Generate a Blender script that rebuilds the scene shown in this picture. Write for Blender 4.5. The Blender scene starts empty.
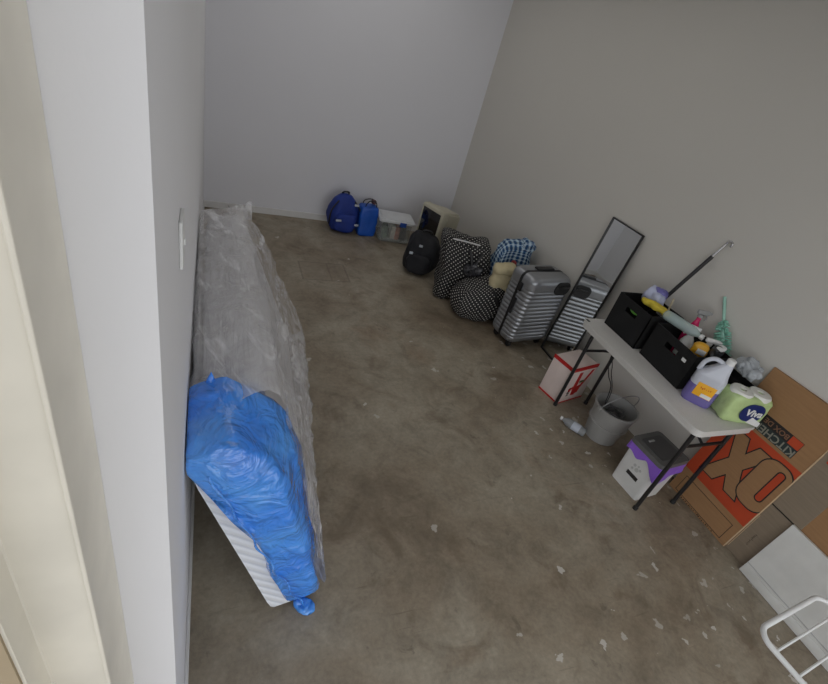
import bpy, bmesh, math, random
from mathutils import Vector, Matrix, noise
random.seed(7)
PI = math.pi
C = bpy.context.scene.collection
# ------------------------------------------------------------------ camera, world, exposure
cam_d = bpy.data.cameras.new('camera'); cam = bpy.data.objects.new('camera', cam_d); C.objects.link(cam)
right = Vector((0.91772, -0.311219, 0.246845)); down = Vector((0.015852, -0.592232, -0.805611)); fwd = Vector((0.396911, 0.743239, -0.53857))
M = Matrix((right, -down, -fwd)).transposed().to_4x4(); M.translation = (0, 0, 2.1)
cam.matrix_world = M
cam_d.sensor_width = 36; cam_d.lens = 36 * 480 / 828; cam_d.clip_start = 0.01
bpy.context.scene.camera = cam
w = bpy.data.worlds.new('overcast_sky'); bpy.context.scene.world = w; w.use_nodes = True
bg = w.node_tree.nodes['Background']; bg.inputs[0].default_value = (0.95, 0.97, 1.0, 1); bg.inputs[1].default_value = 0.95
ld = bpy.data.lights.new('added_ceiling_fill', 'AREA'); ld.shape = 'RECTANGLE'; ld.size = 1.5; ld.size_y = 3.0; ld.energy = 6.5; ld.color = (1.0, .98, .95)  # added fill light, unseen, brightens the back of the room
lo_ = bpy.data.objects.new('added_ceiling_fill', ld); C.objects.link(lo_); lo_.location = (1.25, 3.6, 2.985)
vs = bpy.context.scene.view_settings
vs.view_transform = 'Standard'; vs.look = 'None'; vs.gamma = 1; vs.use_curve_mapping = False
vs.exposure = 0.75

# ------------------------------------------------------------------ materials
def lin(c): return tuple(((v/255)/12.92 if v/255 <= .04045 else ((v/255+.055)/1.055)**2.4) for v in c) + (1,)
class N:
    def __init__(s, name):
        s.m = bpy.data.materials.new(name); s.m.use_nodes = True
        s.t = s.m.node_tree; s.b = s.t.nodes['Principled BSDF']
    def n(s, typ, **k):
        x = s.t.nodes.new(typ)
        for a, v in k.items(): setattr(x, a, v)
        return x
    def l(s, a, b): s.t.links.new(a, b)
    def coord(s, which='Object'): return s.n('ShaderNodeTexCoord').outputs[which]
    def noise(s, scale, detail=4, src=None, rough=.55, dist=0):
        x = s.n('ShaderNodeTexNoise'); x.inputs['Scale'].default_value = scale; x.inputs['Detail'].default_value = detail
        x.inputs['Roughness'].default_value = rough; x.inputs['Distortion'].default_value = dist
        s.l(src or s.coord(), x.inputs['Vector']); return x.outputs['Fac']
    def ramp(s, fac, stops):
        x = s.n('ShaderNodeValToRGB'); r = x.color_ramp
        while len(r.elements) < len(stops): r.elements.new(.5)
        for e, (p, c) in zip(r.elements, stops): e.position = p; e.color = c
        s.l(fac, x.inputs[0]); return x.outputs[0]
    def mix(s, fac, a, b, mode='MIX'):
        x = s.n('ShaderNodeMix', data_type='RGBA', blend_type=mode)
        for sock, v in ((x.inputs[0], fac), (x.inputs[6], a), (x.inputs[7], b)):
            if hasattr(v, 'is_linked') or isinstance(v, bpy.types.NodeSocket): s.l(v, sock)
            else: sock.default_value = v
        return x.outputs[2]
    def math(s, op, a, b=0.0):
        x = s.n('ShaderNodeMath', operation=op)
        for sock, v in ((x.inputs[0], a), (x.inputs[1], b)):
            if isinstance(v, bpy.types.NodeSocket): s.l(v, sock)
            else: sock.default_value = v
        return x.outputs[0]
    def bump(s, h, strength=.3, dist=.01):
        x = s.n('ShaderNodeBump'); x.inputs['Strength'].default_value = strength; x.inputs['Distance'].default_value = dist
        s.l(h, x.inputs['Height']); s.l(x.outputs[0], s.b.inputs['Normal'])
    def set(s, **k):
        for a, v in k.items(): s.b.inputs[a.replace('_', ' ')].default_value = v
        return s
def mat(name, rgb, rough=.6, metal=0, var=.06, vscale=8, bump=0, bscale=60, bdist=.003, spec=.5, trans=0, alpha=1, stretch=None):
    s = N(name); c = lin(rgb)
    src = s.coord()
    if stretch:
        mp = s.n('ShaderNodeMapping'); mp.inputs['Scale'].default_value = stretch; s.l(src, mp.inputs[0]); src = mp.outputs[0]
    f = s.noise(vscale, 3, src)
    lo = tuple(v*(1-var) for v in c[:3]) + (1,); hi = tuple(min(1, v*(1+var)) for v in c[:3]) + (1,)
    s.l(s.ramp(f, [(.3, lo), (.7, hi)]), s.b.inputs['Base Color'])
    s.set(Roughness=rough, Metallic=metal, Alpha=alpha); s.b.inputs['Specular IOR Level'].default_value = spec
    s.b.inputs['Transmission Weight'].default_value = trans
    if bump: s.bump(s.noise(bscale, 4, src), bump, bdist)
    return s.m

def m_floor():
    s = N('stained_concrete'); o = s.coord()
    a = s.noise(1.1, 8, o, .6, .4); b = s.noise(6, 10, o, .7, .6); c = s.noise(45, 5, o, .7)
    base = s.ramp(a, [(.30, lin((112,99,82))), (.43, lin((136,124,106))), (.58, lin((153,144,127))), (.72, lin((132,113,92)))])
    base = s.mix(.75, base, s.ramp(b, [(.3, (.62,.62,.62,1)), (.5, (1,1,1,1)), (.7, (1.25,1.25,1.27,1))]), 'MULTIPLY')
    base = s.mix(.5, base, s.ramp(c, [(.3, (.70,.70,.70,1)), (.7, (1.28,1.28,1.28,1))]), 'MULTIPLY')
    d = s.noise(2.3, 5, o, .6, 1.2)                       # rusty damp stains
    base = s.mix(s.math('MULTIPLY', s.ramp(d, [(.56, (0,0,0,1)), (.68, (1,1,1,1))]), .5), base, lin((88,70,50)))
    d3 = s.noise(9, 6, o, .6, .5)
    base = s.mix(s.math('MULTIPLY', s.ramp(d3, [(.66, (0,0,0,1)), (.72, (1,1,1,1))]), .45), base, lin((70,62,54)))
    # long dragged scratches
    mp = s.n('ShaderNodeMapping'); mp.inputs['Scale'].default_value = (1.2, 22, 1); mp.inputs['Rotation'].default_value = (0,0,.25); s.l(o, mp.inputs[0])
    sc = s.noise(2.2, 5, mp.outputs[0], .6)
    base = s.mix(s.math('MULTIPLY', s.ramp(sc, [(.66, (0,0,0,1)), (.70, (1,1,1,1))]), .35), base, lin((95,84,70)))
    # dropped specks of white plaster, mostly along the table side
    sep = s.n('ShaderNodeSeparateXYZ'); s.l(o, sep.inputs[0])
    v = s.n('ShaderNodeTexVoronoi'); v.voronoi_dimensions = '2D'; v.inputs['Scale'].default_value = 8.5; v.inputs['Randomness'].default_value = 1
    wn = s.n('ShaderNodeTexNoise'); wn.inputs['Scale'].default_value = 24; wn.inputs['Detail'].default_value = 5; s.l(o, wn.inputs['Vector'])
    vm = s.n('ShaderNodeVectorMath', operation='MULTIPLY_ADD'); vm.inputs[1].default_value = (.09,.09,0); s.l(wn.outputs['Color'], vm.inputs[0]); s.l(o, vm.inputs[2]); s.l(vm.outputs[0], v.inputs['Vector'])
    cr = s.n('ShaderNodeSeparateColor'); s.l(v.outputs['Color'], cr.inputs[0])
    rad = s.math('MULTIPLY', cr.outputs[0], .18)
    inside = s.math('LESS_THAN', v.outputs['Distance'], rad)
    # chance of a speck grows with x and towards the door
    ch = s.math('MULTIPLY', s.math('SUBTRACT', s.math('SUBTRACT', sep.outputs[0], s.math('MULTIPLY', sep.outputs[1], .22)), 1.05), .38)
    ch = s.math('MINIMUM', s.math('MAXIMUM', ch, .04), .55)
    on = s.math('LESS_THAN', cr.outputs[1], ch)
    f = s.math('MULTIPLY', s.math('MULTIPLY', inside, on), s.math('ADD', .35, s.math('MULTIPLY', cr.outputs[2], .45)))
    base = s.mix(f, base, lin((206,202,194)))
    # square repair patch outline near the back
    dx = s.math('SUBTRACT', s.math('ABSOLUTE', s.math('SUBTRACT', sep.outputs[0], 1.0)), .215); dyy = s.math('SUBTRACT', s.math('ABSOLUTE', s.math('SUBTRACT', sep.outputs[1], 4.0)), .17)
    sd = s.math('MAXIMUM', dx, dyy)
    line = s.math('LESS_THAN', s.math('ABSOLUTE', sd), .008); mid = s.math('MULTIPLY', s.math('LESS_THAN', s.math('ABSOLUTE', s.math('SUBTRACT', sep.outputs[0], 1.05)), .007), s.math('LESS_THAN', sd, 0))
    base = s.mix(s.math('MULTIPLY', s.math('MAXIMUM', line, mid), .45), base, lin((92,80,68)))
    base = s.mix(s.math('MULTIPLY', s.math('LESS_THAN', sd, 0), .35), base, lin((128,114,98)))
    s.l(base, s.b.inputs['Base Color'])
    s.l(s.ramp(b, [(.3, (.62,)*3+(1,)), (.7, (.42,)*3+(1,))]), s.b.inputs['Roughness'])
    s.bump(s.noise(70, 6, o, .7), .15, .004)
    return s.m
def m_wall(name, rgb):
    s = N(name); o = s.coord()
    s.l(s.mix(.5, lin(rgb), s.ramp(s.noise(1.6, 6, o), [(.3, tuple(v*.96 for v in lin(rgb)[:3])+(1,)), (.7, lin(rgb))])), s.b.inputs['Base Color'])
    s.set(Roughness=.75); s.bump(s.noise(160, 3, o), .06, .002); return s.m
def m_dots():
    s = N('black_fabric_white_dots'); uv = s.coord('UV')
    mp = s.n('ShaderNodeMapping'); mp.inputs['Rotation'].default_value = (0,0,PI/4); mp.inputs['Scale'].default_value = (34,34,1); s.l(uv, mp.inputs[0])
    sep = s.n('ShaderNodeSeparateXYZ'); s.l(mp.outputs[0], sep.inputs[0])
    fx = s.math('SUBTRACT', s.math('FRACT', sep.outputs[0]), .5); fy = s.math('SUBTRACT', s.math('FRACT', sep.outputs[1]), .5)
    d = s.math('ADD', s.math('MULTIPLY', fx, fx), s.math('MULTIPLY', fy, fy))
    s.l(s.mix(s.math('LESS_THAN', d, .028), lin((20,20,22)), lin((225,222,215))), s.b.inputs['Base Color'])
    s.set(Roughness=.7); s.bump(s.noise(14, 3), .5, .01); return s.m
def m_plaid():
    s = N('blue_plaid_cloth'); uv = s.coord('UV')
    sep = s.n('ShaderNodeSeparateXYZ'); s.l(uv, sep.inputs[0])
    def band(x, k, lo, ph=0): return s.math('GREATER_THAN', s.math('SINE', s.math('ADD', s.math('MULTIPLY', x, k), ph)), lo)
    a = band(sep.outputs[0], 135, .1); b = band(sep.outputs[1], 135, .1)
    c = s.mix(a, lin((156,186,206)), lin((36,86,136)))
    c = s.mix(s.math('MULTIPLY', b, .6), c, lin((20,45,85)))
    th = s.math('MAXIMUM', band(sep.outputs[0], 135, .94, 3), band(sep.outputs[1], 135, .94, 3))
    c = s.mix(s.math('MULTIPLY', th, .7), c, lin((215,225,230)))
    s.l(c, s.b.inputs['Base Color']); s.set(Roughness=.85); s.bump(s.noise(18, 3), .5, .01); return s.m
def m_film(name, rgb, alpha, rough=.22, streak=(30, 3, 6), whiten=.5):
    s = N(name); o = s.coord()
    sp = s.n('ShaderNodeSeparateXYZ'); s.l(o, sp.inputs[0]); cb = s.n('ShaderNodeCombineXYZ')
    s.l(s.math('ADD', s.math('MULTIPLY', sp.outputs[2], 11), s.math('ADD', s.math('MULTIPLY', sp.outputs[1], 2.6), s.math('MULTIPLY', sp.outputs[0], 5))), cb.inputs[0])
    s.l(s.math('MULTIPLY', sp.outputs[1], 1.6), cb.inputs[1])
    glint = s.ramp(s.noise(1.5, 4, cb.outputs[0], .6, .3), [(.54, (0,0,0,1)), (.64, (1,1,1,1))])  # streaky white highlights of the film, painted in through its opacity
    mp = s.n('ShaderNodeMapping'); mp.inputs['Scale'].default_value = streak; s.l(o, mp.inputs[0])
    f = s.noise(1.0, 5, mp.outputs[0], .6, .8)
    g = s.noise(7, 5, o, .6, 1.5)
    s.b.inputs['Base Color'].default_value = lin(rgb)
    s.l(s.math('ADD', s.ramp(g, [(.35, (alpha*.75,)*3+(1,)), (.65, (min(1, alpha*1.15),)*3+(1,))]), s.math('MULTIPLY', glint, .40)), s.b.inputs['Alpha'])
    s.set(Roughness=rough); s.b.inputs['Specular IOR Level'].default_value = .8
    h = s.math('ADD', f, s.math('MULTIPLY', g, .8)); s.bump(h, .7, .03); return s.m
def m_bluebag():
    s = N('blue_plastic_bag'); o = s.coord()
    mp = s.n('ShaderNodeMapping'); mp.inputs['Rotation'].default_value = (.3,.5,.2); mp.inputs['Scale'].default_value = (4, 4, 7); s.l(o, mp.inputs[0])
    g = s.noise(2.2, 3, mp.outputs[0], .5, 1.2); k = s.noise(14, 2, o, .5, .6)
    s.l(s.ramp(s.noise(4, 3, o), [(.35, lin((44,134,244))), (.65, lin((84,166,254)))]), s.b.inputs['Base Color'])
    s.set(Roughness=.14); s.b.inputs['Specular IOR Level'].default_value = 1.0; s.b.inputs['Coat Weight'].default_value = .6; s.b.inputs['Coat Roughness'].default_value = .08
    s.bump(s.math('ADD', g, s.math('MULTIPLY', k, .6)), .75, .04); return s.m
def m_quilt():
    s = N('white_quilted_ticking'); o = s.coord()
    mp = s.n('ShaderNodeMapping'); mp.inputs['Rotation'].default_value = (0,.9,0); s.l(o, mp.inputs[0])
    w_ = s.n('ShaderNodeTexWave', wave_type='BANDS', bands_direction='X'); w_.inputs['Scale'].default_value = 9; w_.inputs['Distortion'].default_value = .6; s.l(mp.outputs[0], w_.inputs['Vector'])
    s.l(s.ramp(w_.outputs['Fac'], [(.0, lin((214,218,226))), (.4, lin((235,238,243)))]), s.b.inputs['Base Color'])
    s.set(Roughness=.8); s.bump(w_.outputs['Fac'], .5, .008); return s.m
def m_card(name, rgb):
    s = N(name); o = s.coord()
    mp = s.n('ShaderNodeMapping'); mp.inputs['Scale'].default_value = (3, 3, 40); s.l(o, mp.inputs[0])
    f = s.noise(2, 5, mp.outputs[0]); c = lin(rgb)
    s.l(s.ramp(f, [(.3, tuple(v*.92 for v in c[:3])+(1,)), (.7, tuple(v*1.08 for v in c[:3])+(1,))]), s.b.inputs['Base Color'])
    s.set(Roughness=.85); s.bump(s.noise(12, 4, o), .15, .004); return s.m

MF = m_floor(); MW = m_wall('white_painted_plaster', (222,222,227)); MWR = m_wall('warm_grey_painted_plaster', (206,203,196)); MCEIL = m_wall('ceiling_paint', (215,215,212))
MCREAM = mat('cream_gloss_trim_paint', (224,219,206), .45, bump=.08, bscale=20)
MPIER = m_wall('pier_plaster', (230,230,233)); MBASE = mat('baseboard_paint', (214,213,212), .5)
MDRIVE = mat('driveway_concrete', (160,156,148), .8, bump=.2)
BLK = mat('black_plastic', (26,26,28), .45); BLKF = mat('black_woven_fabric', (11,11,12), .9, bump=.4, bscale=260)
GLOSSK = mat('black_powder_coated_steel', (24,24,26), .35, spec=.6)
CHROME = mat('bright_metal', (200,200,202), .25, metal=1)
WHT = mat('white_plastic', (226,227,226), .4); TABLE = mat('speckled_grey_white_moulded_plastic', (206,204,200), .55, var=.08, vscale=220, bump=.1, bscale=200)
SILV = mat('brushed_silver_hard_shell', (150,152,156), .32, metal=.6, var=.05, vscale=5, bump=.12, bscale=90)
ROYAL = mat('royal_blue_nylon', (24,50,132), .7, bump=.4, bscale=14, bdist=.01, var=.15)
BLUE2 = mat('bright_blue_vinyl', (22,82,178), .4, bump=.4, bscale=12, bdist=.01, var=.12)
NAVYB = mat('black_nylon', (15,16,23), .7, bump=.5, bscale=12, bdist=.012, var=.2)
FLEECE = mat('reflective_patch', (180,186,196), .5)
DOTS = m_dots(); PLAID = m_plaid(); CREAMC = mat('cream_canvas', (198,186,150), .85, bump=.5, bscale=10, bdist=.012, var=.12)
CARD = m_card('brown_cardboard', (156,119,82)); CARD2 = m_card('greyish_cardboard', (136,122,104)); CARDEDGE = mat('torn_cardboard_edge', (206,180,146), .9)
ORANGE = mat('orange_print', (184,68,32), .7, var=.1); INK = mat('black_print', (34,30,28), .7); INKT = mat('dark_teal_print', (38,50,50), .7); PRINTLT = mat('pale_print', (138,136,124), .7)

# ------------------------------------------------------------------ mesh helpers
def box(bm, c, s, rot=None, bev=0, seg=2):
    r = bmesh.ops.create_cube(bm, size=1); vs_ = r['verts']
    bmesh.ops.scale(bm, vec=s, verts=vs_)
    if bev:
        ed = list({e for v in vs_ for e in v.link_edges})
        rr = bmesh.ops.bevel(bm, geom=ed, offset=bev, segments=seg, profile=.5, affect='EDGES')
        vs_ = list({v for f in rr['faces'] for v in f.verts} | {v for v in vs_ if v.is_valid})
    if rot is not None: bmesh.ops.rotate(bm, cent=(0,0,0), matrix=rot, verts=vs_)
    bmesh.ops.translate(bm, vec=c, verts=vs_); return vs_
def sm(pts, n=8):
    out = []; P_ = [Vector(p) for p in pts]
    for i in range(len(P_)-1):
        a = P_[max(i-1,0)]; b = P_[i]; c = P_[i+1]; d = P_[min(i+2, len(P_)-1)]
        for k in range(n):
            t = k/n; out.append(.5*((2*b)+(c-a)*t+(2*a-5*b+4*c-d)*t*t+(3*b-a-3*c+d)*t**3))
    out.append(P_[-1]); return out
def tube(bm, pts, r, n=10, closed=False, cap=True):
    P_ = [Vector(p) for p in pts]; L = len(P_); rings = []; up = None
    for i in range(L):
        if closed: t = P_[(i+1)%L]-P_[i-1]
        else: t = P_[min(i+1,L-1)]-P_[max(i-1,0)]
        t.normalize()
        if up is None: up = Vector((0,0,1)) if abs(t.z) < .9 else Vector((1,0,0))
        a = up - t*up.dot(t); a.normalize(); up = a; b = t.cross(a)
        rr = r[i] if isinstance(r, (list, tuple)) else r
        rings.append([bm.verts.new(P_[i]+(a*math.cos(2*PI*k/n)+b*math.sin(2*PI*k/n))*rr) for k in range(n)])
    for i in range(L if closed else L-1):
        A = rings[i]; B_ = rings[(i+1)%L]
        for k in range(n): bm.faces.new((A[k], A[(k+1)%n], B_[(k+1)%n], B_[k]))
    if cap and not closed: bm.faces.new(rings[0][::-1]); bm.faces.new(rings[-1])
def lathe(bm, prof, c=(0,0,0), n=32, sx=1, sy=1, cap=True):
    rings = []
    for r, z in prof: rings.append([bm.verts.new((c[0]+r*sx*math.cos(2*PI*k/n), c[1]+r*sy*math.sin(2*PI*k/n), c[2]+z)) for k in range(n)])
    for A, B_ in zip(rings, rings[1:]):
        for k in range(n): bm.faces.new((A[k], A[(k+1)%n], B_[(k+1)%n], B_[k]))
    if cap: bm.faces.new(rings[0][::-1]); bm.faces.new(rings[-1])
def prism(bm, poly, depth, f):      # poly in 2D, f(u,v,w)->xyz
    a = [bm.verts.new(f(u, v, 0)) for u, v in poly]; b = [bm.verts.new(f(u, v, depth)) for u, v in poly]
    bm.faces.new(a[::-1]); bm.faces.new(b); L = len(poly)
    for i in range(L): bm.faces.new((a[i], a[(i+1)%L], b[(i+1)%L], b[i]))
def rrect(w_, h, r, n=5):
    out = []
    for cx, cy, a0 in ((w_/2-r, h/2-r, 0), (-w_/2+r, h/2-r, PI/2), (-w_/2+r, -h/2+r, PI), (w_/2-r, -h/2+r, 1.5*PI)):
        for k in range(n+1): a = a0+k*PI/2/n; out.append((cx+r*math.cos(a), cy+r*math.sin(a)))
    return out
def lump(bm, hd, e=4, n=14, fn=None, amp=0, sc=4, ridge=0, seed=0, bottom=True):
    """soft rounded box with half sizes hd, standing on z=0; fn reshapes, noise wrinkles"""
    t = bmesh.new(); bmesh.ops.create_cube(t, size=2)
    bmesh.ops.subdivide_edges(t, edges=t.edges[:], cuts=n, use_grid_fill=True)
    uvl = t.loops.layers.uv.new('UVMap')
    for f in t.faces:
        c = f.calc_center_median(); ax = max(range(3), key=lambda i: abs(c[i])); o = [i for i in range(3) if i != ax]
        for l in f.loops: l[uvl].uv = (l.vert.co[o[0]]*hd[o[0]], l.vert.co[o[1]]*hd[o[1]])
    for v in t.verts:
        q = v.co.copy(); s_ = (abs(q.x)**e+abs(q.y)**e+abs(q.z)**e)**(1/e); p = q/s_
        p = Vector((p.x*hd[0], p.y*hd[1], p.z*hd[2]))
        nn = Vector((p.x/hd[0]**2, p.y/hd[1]**2, p.z/hd[2]**2)).normalized()
        if amp:
            x = noise.fractal(p*sc+Vector((seed, seed*2.3, 0)), 1, 2, 3)
            y = (1-abs(noise.noise(p*sc*1.4+Vector((seed*3, 0, seed)))*2))*ridge
            p += nn*amp*(x+y)
        p.z += hd[2]
        if bottom: p.z = max(p.z, 0)
        v.co = fn(p) if fn else p
    me = bpy.data.meshes.new('t'); t.to_mesh(me); t.free(); bm.from_mesh(me); bpy.data.meshes.remove(me)
def obj(name, bm, m, parent=None, smooth=True, ang=40, loc=None, rot=None):
    bmesh.ops.recalc_face_normals(bm, faces=bm.faces[:])
    me = bpy.data.meshes.new(name); bm.to_mesh(me); bm.free()
    for mm in (m if isinstance(m, (list, tuple)) else [m]): me.materials.append(mm)
    if smooth:
        for p in me.polygons: p.use_smooth = True
        try: me.set_sharp_from_angle(angle=math.radians(ang))
        except Exception: pass
    o = bpy.data.objects.new(name, me); C.objects.link(o)
    if parent is not None: o.parent = parent
    if loc: o.location = loc
    if rot: o.rotation_euler = rot
    return o
def tag(o, label, cat, group=None):
    o['label'] = label; o['category'] = cat
    if group: o['group'] = group
    return o
def thing(name, label, cat, loc=(0,0,0), rz=0, rx=0, ry=0, group=None):
    o = bpy.data.objects.new(name, None); o.empty_display_size = .05; C.objects.link(o)
    o.location = loc; o.rotation_euler = (rx, ry, rz); return tag(o, label, cat, group)
def struct(name, bm, m, smooth=False):
    o = obj(name, bm, m, None, smooth); o['kind'] = 'structure'; return o
def text(name, s, size, m, parent, loc, rot=(PI/2,0,0), bold=.0, sx=1, ext=.0004, align='CENTER'):
    cu = bpy.data.curves.new('t', 'FONT'); cu.body = s; cu.size = size; cu.extrude = ext; cu.offset = bold; cu.align_x = align; cu.align_y = 'CENTER'
    t = bpy.data.objects.new('t', cu); C.objects.link(t)
    me = bpy.data.meshes.new_from_object(t.evaluated_get(bpy.context.evaluated_depsgraph_get()))
    bpy.data.objects.remove(t); bpy.data.curves.remove(cu); me.materials.clear(); me.materials.append(m)
    o = bpy.data.objects.new(name, me); C.objects.link(o); o.parent = parent; o.location = loc; o.rotation_euler = rot; o.scale = (sx, 1, 1); return o
def nb(): return bmesh.new()
def marks(name, m, parent, loc, w_, h, n, rot=(PI/2,0,0), seed=1):
    # illegible small print: a row of short uneven strokes
    rn = random.Random(seed); b = bmesh.new()
    for k in range(n):
        x = -w_/2+w_*(k+.5)/n
        for q in range(2): box(b, (x+(rn.random()-.5)*w_/n*.5, (rn.random()-.5)*h*.5, 0), (w_/n*(.15+.35*rn.random()), h*(.25+.6*rn.random()), .0008))
    return obj(name, b, m, parent, smooth=False, loc=loc, rot=rot)

# ------------------------------------------------------------------ the room
XL = -.052; YB = 5.25
def wx(y): return 2.75+(YB-y)*.06
b = nb(); box(b, (1.4, 2.5, -.1), (3.8, 5.9, .2)); struct('floor', b, MF)
b = nb(); box(b, (1.4, -5.0, -.13), (14, 9.05, .2)); struct('ground', b, MDRIVE)
b = nb(); box(b, (1.4, 2.85, 3.1), (3.8, 5.2, .2)); struct('ceiling', b, MCEIL)
b = nb(); box(b, (1.35, YB+.1, 1.5), (3.9, .2, 3.1)); struct('wall_back', b, MW)
b = nb(); box(b, (XL-.1, 2.915, 1.5), (.2, 4.77, 3.1)); struct('wall_left', b, MPIER)
b = nb(); prism(b, [(wx(-.4), -.4), (wx(-.4)+.2, -.4), (wx(5.4)+.2, 5.4), (wx(5.4), 5.4)], 3.1, lambda u, v, w_: (u, v, w_-.05)); struct('wall_right', b, MWR)
b = nb(); box(b, (1.4, .34, 2.93), (3.6, .12, .5)); struct('wall_front', b, MPIER)
b = nb(); box(b, (1.4, -.75, 2.95), (7.0, 1.9, .12)); struct('added_eave', b, MPIER)  # unseen overhang added to shade the pier from the upper sky
b = nb(); prism(b, [(-.133,.529), (-.133,.401), (-.135,.399), (-.201,.399), (-.203,.397), (-.203,.351), (-.66,.351), (-.66,.529)], 3.1, lambda u, v, w_: (u, v, w_-.03)); struct('trim_1', b, MCREAM)
b = nb(); prism(b, [(-.207,.347), (-.66,.347), (-.66,.351), (-.207,.351)], 3.1, lambda u, v, w_: (u, v, w_-.03)); struct('trim_3', b, mat('tan_door_paint', (158,140,110), .5))
b = nb(); box(b, (-.1335, .398, 1.5), (.006, .005, 3.0), bev=.002); struct('trim_2', b, MCREAM)
b = nb(); box(b, (XL+.006, 2.87, .03), (.012, 4.73, .06), bev=.003); struct('baseboard_left', b, MBASE)
b = nb(); box(b, (1.35, YB-.007, .035), (2.79, .014, .07), bev=.003); struct('baseboard_back', b, MBASE)
t = thing('light_switch', 'white light switch plate on the left wall above the mattress', 'light switch', (XL, .98, 1.585))
b = nb(); box(b, (.004, 0, .05), (.007, .075, .10), bev=.002); obj('plate', b, WHT, t)
b = nb(); box(b, (.0085, 0, .045), (.005, .010, .014), rot=Matrix.Rotation(0,3,'X'), bev=.002); obj('toggle', b, WHT, t)

# ------------------------------------------------------------------ mattresses
def sect(x0, xt, zt, ths, n=16):
    """closed loop of a leaning slab: bottom corner x0, top corner (xt,zt); ths(s)=thickness along the slope"""
    d = Vector((xt-x0, zt)); L = d.length; d.normalize(); nn = Vector((d.y, -d.x)); out = []
    P0 = Vector((x0, 0))
    for k in range(n): out.append(P0 + d*L*k/n)
    for k in range(n//2): out.append(P0 + d*L + nn*ths(1)*k/(n//2))
    for k in range(n): s_ = 1-k/n; out.append(P0 + d*L*s_ + nn*ths(s_))
    for k in range(n//2): out.append(P0 + nn*ths(0)*(1-k/(n//2)))
    return out
def sweep(bm, secf, ys, disp=None, cap=True, ends=None, it=2):
    rings = []
    for j, v_ in enumerate(ys):
        L = secf(v_)
        for _ in range(it): L = [(L[i-1]+L[i]*2+L[(i+1) % len(L)])/4 for i in range(len(L))]
        c = sum(L, Vector((0,0)))/len(L); k = len(L)
        sc = ends(j/(len(ys)-1)) if ends else 1
        ring = []
        for i, p in enumerate(L):
            q = c+(p-c)*sc; tn = (L[(i+1) % k]-L[i-1]).normalized(); nn = Vector((tn.y, -tn.x))
            if nn.dot(p-c) < 0: nn = -nn
            y = v_; P3 = Vector((q.x, y, q.y))
            if disp:
                dd, dy = disp(P3, i/k, j/(len(ys)-1)); P3 += Vector((nn.x, 0, nn.y))*dd; P3.y += dy
            P3.z = max(P3.z, .002); P3.x = max(P3.x, XL+.004)
            ring.append(bm.verts.new(P3))
        rings.append(ring)
    for A, B_ in zip(rings, rings[1:]):
        for k in range(len(A)): bm.faces.new((A[k], A[(k+1) % len(A)], B_[(k+1) % len(A)], B_[k]))
    if cap:
        for r_ in (rings[0], rings[-1]):
            c = sum((v.co for v in r_), Vector())/len(r_); cv = bm.verts.new(c)
            mid = [bm.verts.new((v.co+c)/2) for v in r_]
            for k in range(len(r_)):
                bm.faces.new((r_[k], r_[(k+1) % len(r_)], mid[(k+1) % len(r_)], mid[k])); bm.faces.new((mid[k], mid[(k+1) % len(r_)], cv))
def lerp(a, b_, t_): return a+(b_-a)*t_
# A: big one in clear film
tA = thing('mattress', 'grey mattress wrapped in clear plastic film leaning on the left wall', 'mattress', (.4, 1.5, 0))
def toA(bm): bmesh.ops.translate(bm, vec=(-.4, -1.5, 0), verts=bm.verts[:]); return bm
b = nb(); ysA = [1.335+1.465*j/30 for j in range(31)]
sweep(b, lambda y: sect(lerp(.27,.34,(y-1.4)/1.4), -.03, .90, lambda s_: .215), ysA, ends=lambda u: .985 if u in (0,1) else 1)
obj('mattress_body', toA(b), mat('grey_white_mattress_ticking', (205,203,204), .85, bump=.2, bscale=25), tA)
def filmsec(y):
    u = (y-1.05)/1.80; u = max(0, u)
    flare = .02+.05*max(0, 1-abs(u-.55)*1.6)+.07*max(0, (u-.5))*2
    x0 = lerp(.24, .33, u)
    L = sect(x0-.015, -.045, .93+.02*math.sin(u*5), lambda s_: .235+.03*s_*(1-u)+flare*(1-s_)**.7, 26)
    return L
def filmdisp(p, i, j):
    # long folds fanning from the top far corner down to the near floor edge
    q = Vector((p.x*3+p.z*9+p.y*1.2, p.y*1.2, p.z*2)); f = 1-abs(noise.noise(q*1.0)*2)
    g = noise.fractal(p*5, 1, 2, 3); h = 1-abs(noise.noise(Vector((p.z*16+p.y*2.5, p.y*1.5, 3)))*2)
    dd = .018*f+.005*g+.014*h*h
    dy = 0
    def ss(a, c, x): x = min(1, max(0, (x-a)/(c-a))); return x*x*(3-2*x)
    lobe = ss(.60, .70, i)*(1-ss(.83, .88, i))
    y0 = lerp(1.20, 1.03, lobe)+.05*noise.noise(Vector((i*14, 0, 7)))
    dy = lerp(y0, 2.85, j)-(1.05+1.80*j)
    return dd-.006, dy
b = nb(); sweep(b, filmsec, [1.05+1.80*j/90 for j in range(91)], filmdisp, cap=False, it=1, ends=lambda u: 1-.0*u)
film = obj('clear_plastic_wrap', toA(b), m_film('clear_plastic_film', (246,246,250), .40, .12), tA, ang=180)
# gathered flap of film standing up at the far end
b = nb(); n_ = 26; rows = []
for r_ in range(8):
    v_ = r_/7; row = []
    for k in range(n_):
        u = k/(n_-1)
        base = Vector((lerp(-.02,.235,u), 2.83, lerp(.90,.92,u) + .0))
        P3 = base + Vector((.02*math.sin(u*19)*v_, .11*v_+.03*math.sin(u*23+v_*3)*v_, -.02*v_+ .07*v_*u + .02*math.sin(u*14)*v_))
        P3.x = max(P3.x, XL+.01); row.append(b.verts.new(P3))
    rows.append(row)
for A, B_ in zip(rows, rows[1:]):
    for k in range(n_-1): b.faces.new((A[k], A[k+1], B_[k+1], B_[k]))
obj('film_flap', toA(b), film.data.materials[0], tA, ang=180)
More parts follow.
